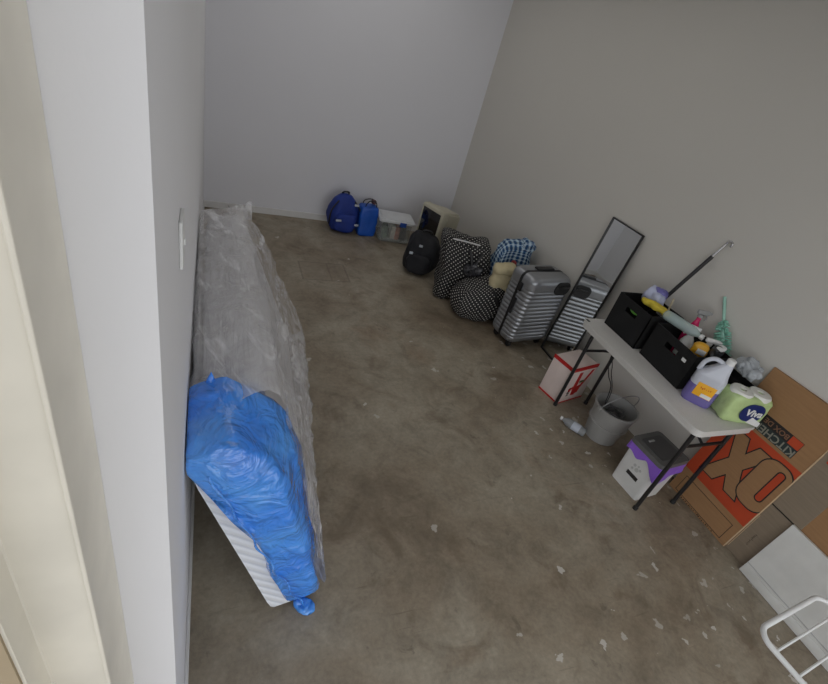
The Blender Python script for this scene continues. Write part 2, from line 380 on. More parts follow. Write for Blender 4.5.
# B: white one with blue bag
tB = thing('mattress', 'white quilted mattress end half covered by a bright blue plastic bag', 'mattress', (.35, 1.0, 0))
def toB(bm): bmesh.ops.translate(bm, vec=(-.35, -1.0, 0), verts=bm.verts[:]); return bm
b = nb(); sweep(b, lambda y: sect(.262, -.04, .885, lambda s_: .11), [1.0+.30*j/12 for j in range(13)], ends=lambda u: .97 if u in (0,1) else 1, it=1)
obj('mattress_body', toB(b), m_quilt(), tB)
def bsec(y):
    u = (y-.975)/.335
    x0, xt, zt = .255, -.05, .90; d = Vector((xt-x0, zt)); L = d.length; d.normalize(); nn = Vector((d.y, -d.x)); P0 = Vector((x0, .0)); out = []
    bulge = .045+.035*math.sin(min(1, max(0, u))*PI*.6)
    def inner(s_): return lerp(.080, -.004, max(0, (s_-.55)/.45)**1.2)
    def outer(s_): return (.212+bulge*math.sin(PI*min(1, s_*.64)))
    n = 22
    top = L+.03+.05*u
    for k in range(n): s_ = k/n; out.append(P0+d*top*s_+nn*inner(s_))
    for k in range(12): s_ = 1; out.append(P0+d*(top+.02*math.sin(PI*k/12))+nn*lerp(inner(1), outer(1)*.55, k/12))
    for k in range(n): s_ = 1-k/n; out.append(P0+d*top*s_+nn*(outer(s_)*(1-.45*max(0, (s_-.72)/.28)**2)))
    for k in range(8): out.append(P0+nn*lerp(outer(0), inner(0), k/8))
    return out
def bdisp(p, i, j):
    f = 1-abs(noise.noise(Vector((p.x*5+p.z*3.5, p.y*7, p.z*2-p.x*3)))*2); g = noise.fractal(p*5, 1, 2, 2)
    return .013*f*f+.008*g-.006, .02*noise.noise(p*7)
b = nb(); N_ = 34
sweep(b, bsec, [.975+.335*j/N_ for j in range(N_+1)], bdisp, it=1, ends=lambda u: .80+.2*min(1, (u/.12))**.5 if u < .12 else (1 if u < .88 else .86+.14*((1-u)/.12)**.5))
MBLUE = m_bluebag(); obj('blue_plastic_bag', toB(b), MBLUE, tB, ang=180)
# twisted seam and knotted tail of the bag
b = nb(); pts = []
for k in range(40):
    s_ = k/39; x = lerp(.385,.015,s_)+.008*math.sin(s_*31); z = lerp(.035,.90,s_); pts.append((x, .972-.012*math.sin(s_*PI)+.006*math.sin(s_*27), z))
tube(b, pts, [.0035+.001*math.sin(k*.9) for k in range(40)], 8)
lump_t = []
obj('bag_seam', toB(b), MBLUE, tB, ang=180)
b = nb(); lump(b, (.036,.034,.014), 2.2, 8, lambda p: Vector((p.x+.395-p.y*.3, p.y+.985, p.z)), .010, 25, .8, 3)
obj('bag_tail', toB(b), MBLUE, tB, ang=180)
b = nb(); lump(b, (.035,.022,.05), 2.0, 10, lambda p: Vector((p.x*(1-p.z/.11)+.015, p.y*(1-p.z/.11)+1.27, p.z+.95)), .006, 18, .8, 8, bottom=False)
obj('bag_peak', toB(b), MBLUE, tB, ang=180)

# ------------------------------------------------------------------ along the back wall
t = thing('backpack', 'royal blue backpack with pale logos standing against the white back wall', 'backpack', (1.36, 5.03, 0), rz=.1)
b = nb(); lump(b, (.165,.11,.205), 3.2, 14, lambda p: Vector((p.x*(1-.25*max(0,p.z-.2)/.2), p.y*(1-.3*max(0,p.z-.2)/.2), p.z)), .012, 7, .8, 1); obj('bag_body', b, ROYAL, t, ang=180)
b = nb(); lump(b, (.12,.04,.10), 3, 10, lambda p: Vector((p.x, p.y-.115, p.z+.03)), .008, 9, .8, 2); obj('front_pocket', b, ROYAL, t, ang=180)
b = nb(); tube(b, sm([(-.04,.03,.39),(-.03,.0,.435),(.03,.0,.435),(.04,.03,.39)]), .009); obj('handle', b, BLK, t)
for s_ in (-1, 1):
    b = nb(); tube(b, sm([(s_*.09,-.07,.36),(s_*.165,-.10,.26),(s_*.17,-.08,.1)]), .008, 6); obj('strap', b, BLK, t)
for (x, z, w_) in ((-.09,.17,.06), (.10,.34,.05), (.12,.13,.045)):
    b = nb(); box(b, (x, -.152 if z < .2 else -.118, z), (w_, .02, .02), rot=None, bev=.004); obj('logo_patch', b, FLEECE, t)
t = thing('cooler_bag', 'bright blue tote bag with flat front beside the royal blue backpack', 'bag', (1.63, 4.99, 0), rz=.05)
b = nb(); lump(b, (.105,.09,.17), 7, 12, lambda p: Vector((p.x, p.y*(1-.15*p.z/.34), p.z)), .006, 8, .8, 5); obj('bag_body', b, BLUE2, t, ang=180)
for s_ in (-1, 1):
    b = nb(); tube(b, sm([(-.06, s_*.05, .32), (-.05, s_*.05, .37), (.0, s_*.03, .40), (.06, s_*.04, .385), (.07, s_*.05, .32)]), .006, 6); obj('handle', b, BLK, t)
b = nb(); lump(b, (.03,.03,.025), 2.2, 6, lambda p: Vector((p.x+.05, p.y+.02, p.z+.35)), .008, 20); obj('wadded_strap', b, mat('dark_red_webbing', (96,60,66), .8), t)
t = thing('storage_tub', 'clear plastic storage tub with grey lid and blue latches beside the blue bags', 'storage box', (1.95, 4.95, 0), rz=-.12)
MTUB = mat('cloudy_clear_plastic', (206,212,208), .2, alpha=.3, spec=.8)
b = nb(); prism(b, rrect(.34,.26,.03), .235, lambda u, v, w_: (u*(1+.3*(w_)), v*(1+.3*w_), w_+.005)); obj('tub', b, MTUB, t, ang=30)
b = nb(); prism(b, rrect(.41,.33,.035), .022, lambda u, v, w_: (u, v, w_+.24)); prism(b, rrect(.34,.26,.03), .01, lambda u, v, w_: (u, v, w_+.26)); obj('lid', b, mat('grey_white_lid', (214,216,218), .4), t, ang=30)
b = nb(); prism(b, rrect(.365,.285,.03), .012, lambda u, v, w_: (u, v, w_+.03)); obj('lower_rim', b, MTUB, t, ang=30)
for x in (.06,):
    b = nb(); box(b, (x, -.172, .24), (.075,.016,.05), bev=.005); obj('latch', b, mat('blue_plastic', (28,72,160), .4), t)
random.seed(3)
for k, (x, c) in enumerate(((-.11,(70,92,74)), (-.02,(214,206,196)), (.03,(190,120,100)), (.10,(70,66,70)))):
    b = nb(); box(b, (x, -.06, .095), (.055,.11,.15), rot=Matrix.Rotation(.06*(k-1),3,'Z'), bev=.01)
    o = obj('packet', b, mat('contents_%d' % k, c, .8, var=.3, vscale=30)); o.location = (1.95, 4.95, .015); o.rotation_euler = (0,0,-.12)
    tag(o, ('dark green packet inside the clear storage tub, far left', 'white packet inside the clear storage tub behind its label side', 'pinkish packet inside the clear storage tub between white and dark ones', 'dark grey packet inside the clear storage tub, far right')[k], 'packet', 'packets in the storage tub')
# beige monitor in the corner
t = thing('monitor', 'old beige boxy monitor with dark screen in the back right corner', 'monitor', (2.29, 4.56, 0), rz=-1.18)
BEIGE = mat('aged_beige_plastic', (188,183,164), .5)
b = nb(); box(b, (0,-.09,.38), (.33,.10,.40), bev=.02, seg=3)
o_ = obj('front_bezel', b, BEIGE, t)
b = nb()
A = [b.verts.new(p) for p in ((-.155,-.05,.19),(.155,-.05,.19),(.155,-.05,.57),(-.155,-.05,.57))]; B_ = [b.verts.new(p) for p in ((-.12,.20,.22),(.12,.20,.22),(.12,.20,.52),(-.12,.20,.52))]
b.faces.new(A[::-1]); b.faces.new(B_)
for i in range(4): b.faces.new((A[i], A[(i+1)%4], B_[(i+1)%4], B_[i]))
bmesh.ops.bevel(b, geom=b.edges[:], offset=.02, segments=3, affect='EDGES'); obj('rear_housing', b, BEIGE, t)
b = nb(); box(b, (0,-.139,.40), (.265,.012,.29), bev=.005); obj('screen', b, mat('dark_glass', (14,12,16), .08, spec=.8), t)
b = nb(); box(b, (-.08,-.1405,.215), (.05,.004,.016)); obj('badge', b, FLEECE, t)
b = nb(); lathe(b, [(.13,0),(.13,.03),(.06,.05),(.05,.17),(.10,.20)], n=28); obj('stand', b, BEIGE, t)
# black backpack
t = thing('backpack', 'black backpack with small grey tabs slumped before the beige monitor', 'backpack', (2.00, 4.16, 0), rz=-.35)
b = nb(); lump(b, (.17,.13,.20), 2.8, 14, lambda p: Vector((p.x+p.z*.08, p.y+.12*p.z, p.z*(1-.1*p.x/.17))), .018, 6, .8, 9); obj('bag_body', b, NAVYB, t, ang=180)
b = nb(); lump(b, (.12,.05,.10), 3, 10, lambda p: Vector((p.x-.01, p.y-.10, p.z+.03)), .012, 8, .8, 12); obj('front_pocket', b, NAVYB, t, ang=180)
b = nb(); tube(b, sm([(-.04,.06,.38),(-.02,.06,.43),(.05,.06,.43),(.07,.06,.38)]), .009); obj('handle', b, BLK, t)
for (x, z, y) in ((-.03,.32,-.10), (-.11,.24,-.13)):
    b = nb(); box(b, (x, y, z), (.035,.02,.022), bev=.004); obj('tab', b, FLEECE, t)
# polka dot bags
t = thing('laundry_bag', 'tall black polka dot bag with open top next to the black backpack', 'bag', (2.25, 3.71, 0), rz=-.30)
def tall(p):
    k = p.z/.62; return Vector((p.x*(1.0+.02*k)+.05*k*math.sin(p.z*8), p.y*(1-.12*k), p.z-.03*math.cos(p.x*8)*k))
b = nb(); lump(b, (.225,.16,.31), 8, 20, tall, .022, 5, .8, 21); obj('bag_body', b, DOTS, t, ang=180)
b = nb(); tube(b, sm([(-.20,-.10,.60),(-.10,-.155,.622),(.05,-.15,.615)]), .007, 6); obj('zip_edge', b, mat('pale_binding', (205,205,205), .5), t)
b = nb(); tube(b, sm([(-.02,-.17,.55),(.03,-.20,.40),(.00,-.20,.25),(-.03,-.19,.12)]), .012, 6); tube(b, sm([(.10,-.17,.55),(.05,-.20,.40),(.12,-.20,.25),(.15,-.19,.12)]), .012, 6); obj('webbing_handle', b, BLK, t)
b = nb(); lump(b, (.07,.02,.05), 2.5, 8, lambda p: Vector((p.x+.05, p.y-.19, p.z+.33)), .02, 22, 1, 4); obj('crumpled_pocket', b, mat('glossy_black_film', (60,60,64), .2), t)
t = thing('duffel_bag', 'low slumped black polka dot bag in front of the tall dotted one', 'bag', (2.29, 3.345, 0), rz=-.22)
b = nb(); lump(b, (.245,.155,.18), 2.7, 18, lambda p: Vector((p.x+.05*p.z, p.y+.10*p.z, p.z*(1+.15*p.x/.24))), .02, 6, .8, 31); obj('bag_body', b, DOTS, t, ang=180)
b = nb(); tube(b, sm([(.0,.0,.34),(.08,-.10,.33),(.16,-.16,.2),(.18,-.16,.06)]), .013, 6); obj('strap', b, BLK, t)
# plaid cloth, cream bag
t = thing('plaid_bag', 'blue and white plaid fabric bag bulging against the right wall', 'bag', (2.63, 3.56, 0), rz=-.12)
b = nb(); lump(b, (.175,.10,.345), 3.4, 18, lambda p: Vector((p.x*(.85+.15*p.z/.5)+.0, p.y, p.z)), .022, 6, .9, 41); obj('bag_body', b, PLAID, t, ang=180)
b = nb(); lump(b, (.07,.06,.05), 2.5, 10, lambda p: Vector((p.x+.10, p.y-.02, p.z+.62)), .02, 14, .9, 44); obj('gathered_top', b, PLAID, t, ang=180)
b = nb(); lump(b, (.026,.02,.026), 2.2, 6, lambda p: Vector((p.x-.02, p.y-.115, p.z+.50)), .008, 20); obj('red_tag', b, mat('dusty_red_cloth', (150,66,66), .8), t)
b = nb(); lump(b, (.028,.02,.014), 2.2, 6, lambda p: Vector((p.x+.02, p.y-.115, p.z+.47)), .004, 20); obj('black_buckle', b, BLK, t)
t = thing('cream_pouch', 'cream canvas pouch with folded lid between dotted bags and silver suitcase', 'bag', (2.42, 3.29, .335), rz=-.3)
b = nb(); lump(b, (.10,.065,.095), 3.5, 12, lambda p: Vector((p.x*(1-.15*p.z/.4), p.y, p.z)), .012, 9, .8, 51); obj('pouch_body', b, CREAMC, t, ang=180)
b = nb(); lump(b, (.092,.08,.035), 3, 10, lambda p: Vector((p.x-.005, p.y-.01, p.z+.175+.25*p.x*(p.x<0))), .012, 10, .8, 52); obj('lid_fold', b, CREAMC, t, ang=180)

# ------------------------------------------------------------------ suitcase
def make_suitcase():
    t = thing('suitcase', 'large silver hard shell suitcase with horizontal ribs beside the tall mirror', 'suitcase', (2.585, 2.988, 0), rz=.16)
    W, D, H, z0 = .465, .145, .640, .05
    def shell(sgn):
        b = nb(); rings = []; NZ = 112
        for j in range(NZ+1):
            z = H*j/NZ
            e = min(z, H-z); rr = .06; ins = 0 if e > rr else rr-math.sqrt(max(0, rr*rr-(rr-e)**2))
            rib = 0
            if .07 < z < H-.115: rib = .008*(max(0, math.sin((z-.07)/(H-.185)*12*2*PI-1.57)*.5+.5)**.35)
            else: rib = .008
            pts = []
            w2 = W/2-ins*.9; r = .062; dep = D-ins*.9
            # profile from (-w2,0) round the two outer corners to (w2,0)
            prof = [(-w2,0)]+[(-w2, -dep*.25*k) for k in (1,2)]
            for k in range(9): a = PI+k*PI/2/8; prof.append((-w2+r+r*math.cos(a), -(dep-r)+r*math.sin(a)))
            for k in range(1,8): prof.append((-w2+r+(2*w2-2*r)*k/8, -dep))
            for k in range(9): a = 1.5*PI+k*PI/2/8; prof.append((w2-r+r*math.cos(a), -(dep-r)+r*math.sin(a)))
            prof += [(w2, -dep*.25*k) for k in (2,1)]+[(w2,0)]
            for i, (x, y) in enumerate(prof):
                k = 1-((.008-rib)/max(abs(x), .05) if True else 0)
                nx = x*(1-(.008-rib)/(W/2)) ; ny = y*(1-(.008-rib)/D)
                pts.append(b.verts.new((nx, sgn*(-1)*(-ny) if False else (ny-.004 if sgn < 0 else -ny+.004), z+z0)))
            rings.append(pts)
        for A, B_ in zip(rings, rings[1:]):
            for k in range(len(A)-1): b.faces.new((A[k], A[k+1], B_[k+1], B_[k]))
        for r_ in (rings[0], rings[-1]): b.faces.new(r_)
        for A, B_ in zip(rings, rings[1:]): b.faces.new((A[-1], A[0], B_[0], B_[-1]))
        return b
    obj('front_shell', shell(-1), SILV, t, ang=60); obj('back_shell', shell(1), SILV, t, ang=60)
    b = nb(); prism(b, rrect(W+.008, H+.006, .062, 8), .024, lambda u, v, w_: (u, w_-.012, v+z0+H/2)); obj('zip_band', b, BLK, t, ang=30)
    b = nb(); prism(b, [(p[0]*1.0, p[1]) for p in rrect(.17,.115,.05,6)], .012, lambda u, v, w_: (u+.115, w_-.155, v+z0+H-.088)); o = obj('handle_recess', b, BLK, t, ang=30)
    b = nb(); tube(b, sm([(.07,-.157,z0+H-.075),(.10,-.168,z0+H-.068),(.15,-.168,z0+H-.068),(.18,-.157,z0+H-.075)]), .008, 8); obj('carry_handle', b, GLOSSK, t)
    b = nb(); box(b, (.02, .03, z0+H+.006), (.19,.05,.02), bev=.006); obj('top_handle', b, BLK, t)
    b = nb(); box(b, (-W/2-.005, -.028, z0+H*.80), (.014,.036,.075), bev=.004); obj('lock', b, BLK, t)
    b = nb(); box(b, (-W/2-.005, -.028, z0+H*.52), (.016,.030,.15), bev=.006); obj('side_handle', b, BLK, t)
    b = nb(); prism(b, rrect(W-.04,.012,.005,3), .002, lambda u, v, w_: (u, w_-.149, v+z0+.03))
    b.free()
    for sx in (-1, 1):
        for sy in (-1, 1):
            b = nb(); box(b, (sx*.17, sy*.09, z0+.004), (.045,.045,.03), bev=.006); tube(b, [(sx*.17-.012, sy*.09, .024), (sx*.17+.012, sy*.09, .024)], .024, 18); obj('wheel', b, BLK, t)
make_suitcase()
# mirror: leaning against the right wall, reflects the suitcase
a_ = math.atan2(wx(2.7)-.012-2.80, 1.26)
t = thing('mirror', 'tall narrow leaning mirror with thin black frame reflecting the suitcase', 'mirror', (2.792, 2.855, .0), rz=-PI/2+.012, rx=-a_)
b = nb(); w_, h_ = .345, 1.265
for c, s_ in (((w_/2,0,.005),(w_,.022,.010)), ((w_/2,0,h_-.005),(w_,.022,.010)), ((.004,0,h_/2),(.008,.022,h_)), ((w_-.004,0,h_/2),(.008,.022,h_))): box(b, c, s_, bev=.002)
obj('frame', b, GLOSSK, t, ang=30)
b = nb(); box(b, (w_/2,.002,h_/2), (w_-.02,.004,h_-.02)); obj('mirror_glass', b, mat('mirror_silver', (235,238,238), .015, metal=1, var=0), t, smooth=False)
b = nb(); box(b, (w_/2,.008,h_/2), (w_-.015,.005,h_-.015)); obj('backing', b, BLK, t, smooth=False)

# ------------------------------------------------------------------ folding table
TZ = .71
t = thing('folding_table', 'small folding table with speckled light plastic top along the right wall', 'table', (2.67, 1.69, 0), rz=0)
LX, LY = .50, 1.10
b = nb(); prism(b, rrect(LX, LY, .05, 6), .018, lambda u, v, w_: (u, v, TZ-.018+w_))
prism(b, rrect(LX-.008, LY-.008, .05, 6), .03, lambda u, v, w_: (u, v, TZ-.046+w_)); obj('table_top', b, TABLE, t, ang=30)
for sy in (-1, 1):
    if sy > 0: b = nb(); box(b, (-LX/2+.035, sy*(LY/2-.03), TZ+.0006), (.018,.035,.0012), bev=.0004); obj('top_slot', b, BLK, t)
    y = sy*(LY/2-.055)
    y = -.55 if sy < 0 else .40
    xl, xr = -.215, .085
    y = {-1: -.515, 1: .42}[sy]
    for x in (xl, xr+.03*(sy < 0)):
        b = nb(); tube(b, [(x, y, 0), (x, y, TZ-.045)], .0125, 12); leg = obj('leg', b, GLOSSK, t)
        b = nb(); lathe(b, [(.015,0),(.016,.02),(.013,.025)], (x, y, 0), 14); obj('rubber_foot', b, BLK, leg)
    b = nb(); zc = .52 if sy > 0 else .56
    tube(b, [(xl, y, zc), (xr+.03*(sy < 0), y, zc)], .010, 10); obj('crossbar', b, GLOSSK, t)
    b = nb(); tube(b, [((xl+xr)/2, y, zc), ((xl+xr)/2, y-sy*.22, TZ-.05)], .008, 8); box(b, ((xl+xr)/2, y-sy*.22, TZ-.06), (.05,.03,.03), bev=.004); obj('folding_brace', b, GLOSSK, t)
b = nb()
for sx in (-1, 1): box(b, (sx*.17, 0, TZ-.055), (.02, LY-.14, .025), bev=.003)
obj('under_rail', b, GLOSSK, t, ang=30)

# ------------------------------------------------------------------ fabric bins and what is in them
def fabric_bin(loc, rz, sx, sy, h, label):
    t = thing('fabric_bin', label, 'storage bin', loc, rz=rz)
    th = .006
    b = nb()
    box(b, (0,0,th/2), (sx,sy,th))
    box(b, (0,sy/2-th/2,h/2), (sx,th,h)); box(b, (0,-sy/2+th/2,h/2), (sx,th,h))
    hw, hz0, hz1 = .05, h-.085, h-.05
    for s_ in (-1, 1):
        x = s_*(sx/2-th/2)
        box(b, (x,0,hz0/2), (th,sy,hz0)); box(b, (x,0,(h+hz1)/2), (th,sy,h-hz1))
        for q in (-1, 1): yy = (sy/2+hw)/2; box(b, (x, q*yy, (hz0+hz1)/2), (th, sy/2-hw, hz1-hz0))
    obj('bin_body', b, BLKF, t, smooth=False)
    b = nb()
    for c, s_ in (((sx/2-th/2,0,h),(.010,sy,.008)), ((-sx/2+th/2,0,h),(.010,sy,.008)), ((0,sy/2-th/2,h),(sx,.010,.008)), ((0,-sy/2+th/2,h),(sx,.010,.008))): box(b, c, s_, bev=.003)
    obj('rim_binding', b, BLKF, t)
    return t
fabric_bin((2.735, 2.04, TZ), .0, .29, .31, .25, 'black fabric storage bin at the far end of the table')
tb = fabric_bin((2.745, 1.655, TZ), -.06, .29, .36, .235, 'black fabric storage bin in the middle of the table')
b = nb(); box(b, (-.148,-.115,.17), (.003,.03,.02)); obj('white_tag', b, WHT, tb)
TEAL = mat('pale_teal_plastic', (190,208,206), .2, alpha=.6)
def soft(name, label, cat, loc, hd, m, rz=0, rx=0, ry=0, e=2.6, amp=.01, sc=14, ridge=.8, seed=0, n=10):
    b = nb(); lump(b, hd, e, n, None, amp, sc, ridge, seed, bottom=False); o = obj(name, b, m, ang=180, loc=loc); o.rotation_euler = (rx, ry, rz); return tag(o, label, cat)
# standing bottles with trigger heads etc.
def spray(label, loc, body, head, rz=0, rx=0, ry=0, h=.17, r=.038, cap=None):
    t = thing('spray_bottle', label, 'spray bottle', loc, rz=rz, rx=rx, ry=ry)
    b = nb(); lathe(b, [(r*.9,0),(r,.006),(r,h*.62),(r*.75,h*.78),(r*.36,h*.92),(r*.36,h)], n=24, sy=.72); obj('bottle_body', b, body, t)
    b = nb(); lathe(b, [(r*.45,0),(r*.45,.02)], (0,0,h), 16); box(b, (.008,0,h+.035), (.085,.02,.028), bev=.006); box(b, (.056,0,h+.036), (.016,.014,.014), bev=.003); obj('nozzle_head', b, head, t)
    b = nb(); tube(b, sm([(.03,0,h+.022),(.048,0,h+.0),(.04,0,h-.02)]), .005, 6); obj('trigger', b, head, t)
    return t
# bin at the far end
soft('wipes_bag', 'purple and white crumpled plastic bag on top of the far black bin', 'plastic bag', (2.78, 2.09, .945), (.05,.06,.05), mat('white_purple_film', (190,196,222), .3, bump=.5, bscale=20, bdist=.01), amp=.02, seed=3)
soft('bag_top', 'purple gathered bundle poking from the top of the far black bin', 'plastic bag', (2.80, 2.08, 1.005), (.038,.036,.026), mat('purple_film', (112,108,176), .3, bump=.5, bscale=20), amp=.015, seed=5)
soft('sponge_cloth', 'yellow cloth draped over the edge of the far black bin', 'cloth', (2.70, 1.985, .965), (.025,.095,.018), mat('yellow_cloth', (212,190,62), .8), amp=.012, seed=7, rz=.3)
soft('green_packet', 'bright green packet showing in the handle slot of the far bin', 'packet', (2.61, 2.03, .895), (.014,.04,.022), mat('leaf_green_film', (86,150,52), .4), amp=.006, seed=8)
b = nb(); tube(b, [(2.80,1.93,.74),(2.82,1.985,1.05)], .006, 8); tag(obj('wooden_handle', b, mat('pale_wood', (190,178,150), .6)), 'thin pale wooden handle standing in the far black bin', 'handle')
spray('magenta spray bottle with grey trigger between the two black bins', (2.835, 1.770, .718), mat('magenta_liquid_plastic', (196,30,92), .25), mat('grey_nozzle_plastic', (150,150,150), .4), rz=-.3, h=.33, r=.042)
# pole leaning on the wall
t = thing('mop_pole', 'black mop pole with grey hooked tip leaning on the right wall', 'pole', (2.80, 2.10, TZ))
pa, pb = Vector((-.01,.03,.012)), Vector((.118,-.118,.660))
b = nb(); tube(b, [pa, pb], .0125, 12); obj('pole', b, GLOSSK, t)
b = nb(); q = pb+(pb-pa).normalized()*.10; tube(b, [pb, q], .007, 10); tube(b, sm([q, q+Vector((.0,-.012,.025)), q+Vector((-.002,-.035,.02)), q+Vector((-.002,-.035,-.004))]), .006, 8); obj('hook_tip', b, CHROME, t)
# middle bin
b = nb(); lathe(b, [(.02,0),(.031,.01),(.033,.05),(.033,.19),(.026,.22),(.014,.245),(.014,.255)], n=22)
t = thing('clear_bottle', 'pale teal plastic bottle lying across the top of the middle bin', 'bottle', (2.70, 1.90, .985), rz=.28, rx=PI/2+.02)
obj('bottle_body', b, TEAL, t)
b = nb(); lathe(b, [(.017,0),(.017,.02)], (0,0,.253), 16); obj('cap', b, WHT, t)
spray('white spray bottle with white trigger standing in the middle bin', (2.76, 1.70, .80), WHT, WHT, rz=2.2, rx=.25, h=.16, r=.04)
spray('grey white spray bottle at the near end of the middle bin', (2.82, 1.62, .80), mat('grey_plastic', (178,180,178), .4), WHT, rz=-.5, rx=.1, h=.15, r=.036)
t = thing('wipes_packet', 'yellow packet with white flash standing in the middle bin', 'packet', (2.73, 1.59, .825), rz=-.9, rx=.1)
b = nb(); lump(b, (.045,.024,.075), 4, 8, None, .006, 14, .6, 4); obj('packet_body', b, mat('yellow_orange_film', (222,166,40), .35), t)
b = nb(); box(b, (.01,-.031,.11), (.05,.004,.035), bev=.001); obj('printed_flash', b, WHT, t)
soft('plastic_cap', 'white oval lid resting at the near end of the middle bin', 'lid', (2.82, 1.535, .965), (.045,.025,.014), WHT, amp=0, rz=.3)
soft('dark_pouch', 'shiny dark pouch inside the middle bin beside the yellow packet', 'pouch', (2.80, 1.53, .885), (.04,.025,.05), mat('dark_glossy_film', (52,54,56), .15, bump=.6, bscale=18, bdist=.01), amp=.012, seed=12)
# mint duster: stem + fluffy head
t = thing('duster', 'mint green fluffy chenille duster standing against the right wall', 'duster', (2.918, 1.435, .728))
MINT = mat('mint_chenille', (150,208,188), .9, bump=.6, bscale=60, bdist=.006); b = nb()
DV = Vector((.03,.345,.47)); tube(b, [(0,0,0), DV], .009, 10); obj('stem', b, mat('mint_plastic', (160,206,190), .4), t)
b = nb(); random.seed(11)
for k in range(420):
    f_ = .24+.50*random.random(); a = random.random()*2*PI; R_ = .052*(1-.45*abs((f_-.49)/.25)**2.5); c = DV*f_
    e1 = Vector((1,0,0)); e2 = DV.normalized().cross(e1); d = e1*math.cos(a)+e2*math.sin(a)+DV.normalized()*(random.random()-.6)*.6
    if c.x+d.x*R_ > .035 or c.x+d.x*R_ < -.04+c.x: continue
    tube(b, [c, c+d*R_*.6, c+d*R_+Vector((0,0,-.004))], [.0042,.004,.0025], 4)
obj('duster_head', b, MINT, t, ang=180)
# black tray/caddy behind jug, foil
t = thing('wall_side_caddy', 'low black plastic caddy at the wall behind the purple jug', 'caddy', (2.862, 1.366, TZ), rz=-.06)
b = nb(); box(b, (0,0,.004), (.10,.20,.008)); box(b, (-.047,0,.09), (.006,.20,.18)); box(b, (.047,0,.09), (.006,.20,.18)); box(b, (0,-.097,.09), (.10,.006,.18)); box(b, (0,.097,.09), (.10,.006,.18)); obj('caddy_body', b, BLK, t, smooth=False)
soft('foil_bag', 'crumpled clear silvery bag by the wall behind the roll pack', 'plastic bag', (2.88, 1.365, .925), (.045,.062,.034), mat('silvery_clear_film', (186,192,198), .12, alpha=.75, bump=.9, bscale=26, bdist=.02, spec=.9), amp=.022, sc=20, seed=15, n=14)
# purple jug
t = thing('detergent_jug', 'translucent jug of purple liquid with yellow label on the table', 'jug', (2.64, 1.385, TZ), rz=-.88)
MPUR = mat('purple_liquid_in_jug', (108,98,160), .25, spec=.7); MJUG = mat('milky_plastic', (196,200,210), .3, spec=.6)
def jugring(z):
    if z < .19: w_, d_ = .082, .05
    else: k = (z-.19)/.10; w_, d_ = lerp(.082,.024,k**.8), lerp(.05,.022,k)
    off = 0 if z < .19 else .035*((z-.19)/.10)
    return [(u*1+off, v) for u, v in rrect(w_*2, d_*2, min(w_, d_)*.7, 4)]
def jugpart(z0_, z1_, n):
    b = nb(); rings = []
    for j in range(n+1):
        z = lerp(z0_, z1_, j/n); k = .94 if z < .004 else 1; rings.append([b.verts.new((u*k, v*k, z)) for u, v in jugring(z)])
    for A, B_ in zip(rings, rings[1:]):
        for k in range(len(A)): b.faces.new((A[k], A[(k+1)%len(A)], B_[(k+1)%len(A)], B_[k]))
    b.faces.new(rings[0][::-1]); b.faces.new(rings[-1]); return b
obj('jug_lower', jugpart(0,.115,8), MPUR, t, ang=60)['label'] = 'purple filled lower half'
obj('jug_upper', jugpart(.1155,.29,18), MJUG, t, ang=60)
b = nb(); lathe(b, [(.023,0),(.023,.032),(.019,.036)], (.035,0,.285), 20); obj('cap', b, WHT, t)
b = nb(); tube(b, sm([(.02,0,.275),(-.035,0,.285),(-.072,0,.25),(-.078,0,.19)]), .013, 10); obj('handle', b, MJUG, t)
b = nb(); box(b, (0.005,-.051,.10), (.10,.003,.085), bev=.001); lab = obj('yellow_label', b, mat('yellow_label', (242,176,28), .5), t)
b = nb(); box(b, (.025,-.0528,.072), (.055,.002,.022)); obj('label_flash', b, WHT, lab)
marks('small_print', mat('orange_ink', (206,92,20), .6), lab, (0.005,-.0535,.115), .06, .016, 6)
# roll pack
t = thing('paper_roll_pack', 'pack of white paper rolls in green and navy film on the table corner', 'paper roll pack', (2.808, 1.245, TZ), rz=-.30)
MGREEN = mat('pale_green_film', (186,208,146), .3, bump=.5, bscale=22, bdist=.008, var=.15); MNAVY = mat('navy_film', (22,44,104), .3, bump=.3, bscale=22, bdist=.006)
b = nb(); lump(b, (.125,.065,.088), 8, 14, None, .006, 12, .8, 61); obj('film_wrap', b, MGREEN, t, ang=180)
for x in (-.052, .052):
    b = nb(); lathe(b, [(.060,0),(.062,.02),(.056,.030),(.02,.031),(.018,.01)], (x*1.12, 0, .159), 28); obj('paper_roll', b, mat('white_tissue_paper', (226,226,220), .8, bump=.3), t)
b = nb(); prism(b, rrect(.14,.12,.055,8), .004, lambda u, v, w_: (u+.02, -.076+w_, v+.09)); obj('navy_patch', b, MNAVY, t)
b = nb(); prism(b, [(-.02,-.03),(.07,-.05),(.07,-.02),(.0,.01)], .004, lambda u, v, w_: (u+.04, -.0775+w_, v+.055)); obj('white_swoosh', b, WHT, t, smooth=False)
text('brand_lettering', 'Viva', .062, WHT, t, (.03,-.079,.092), bold=.002)

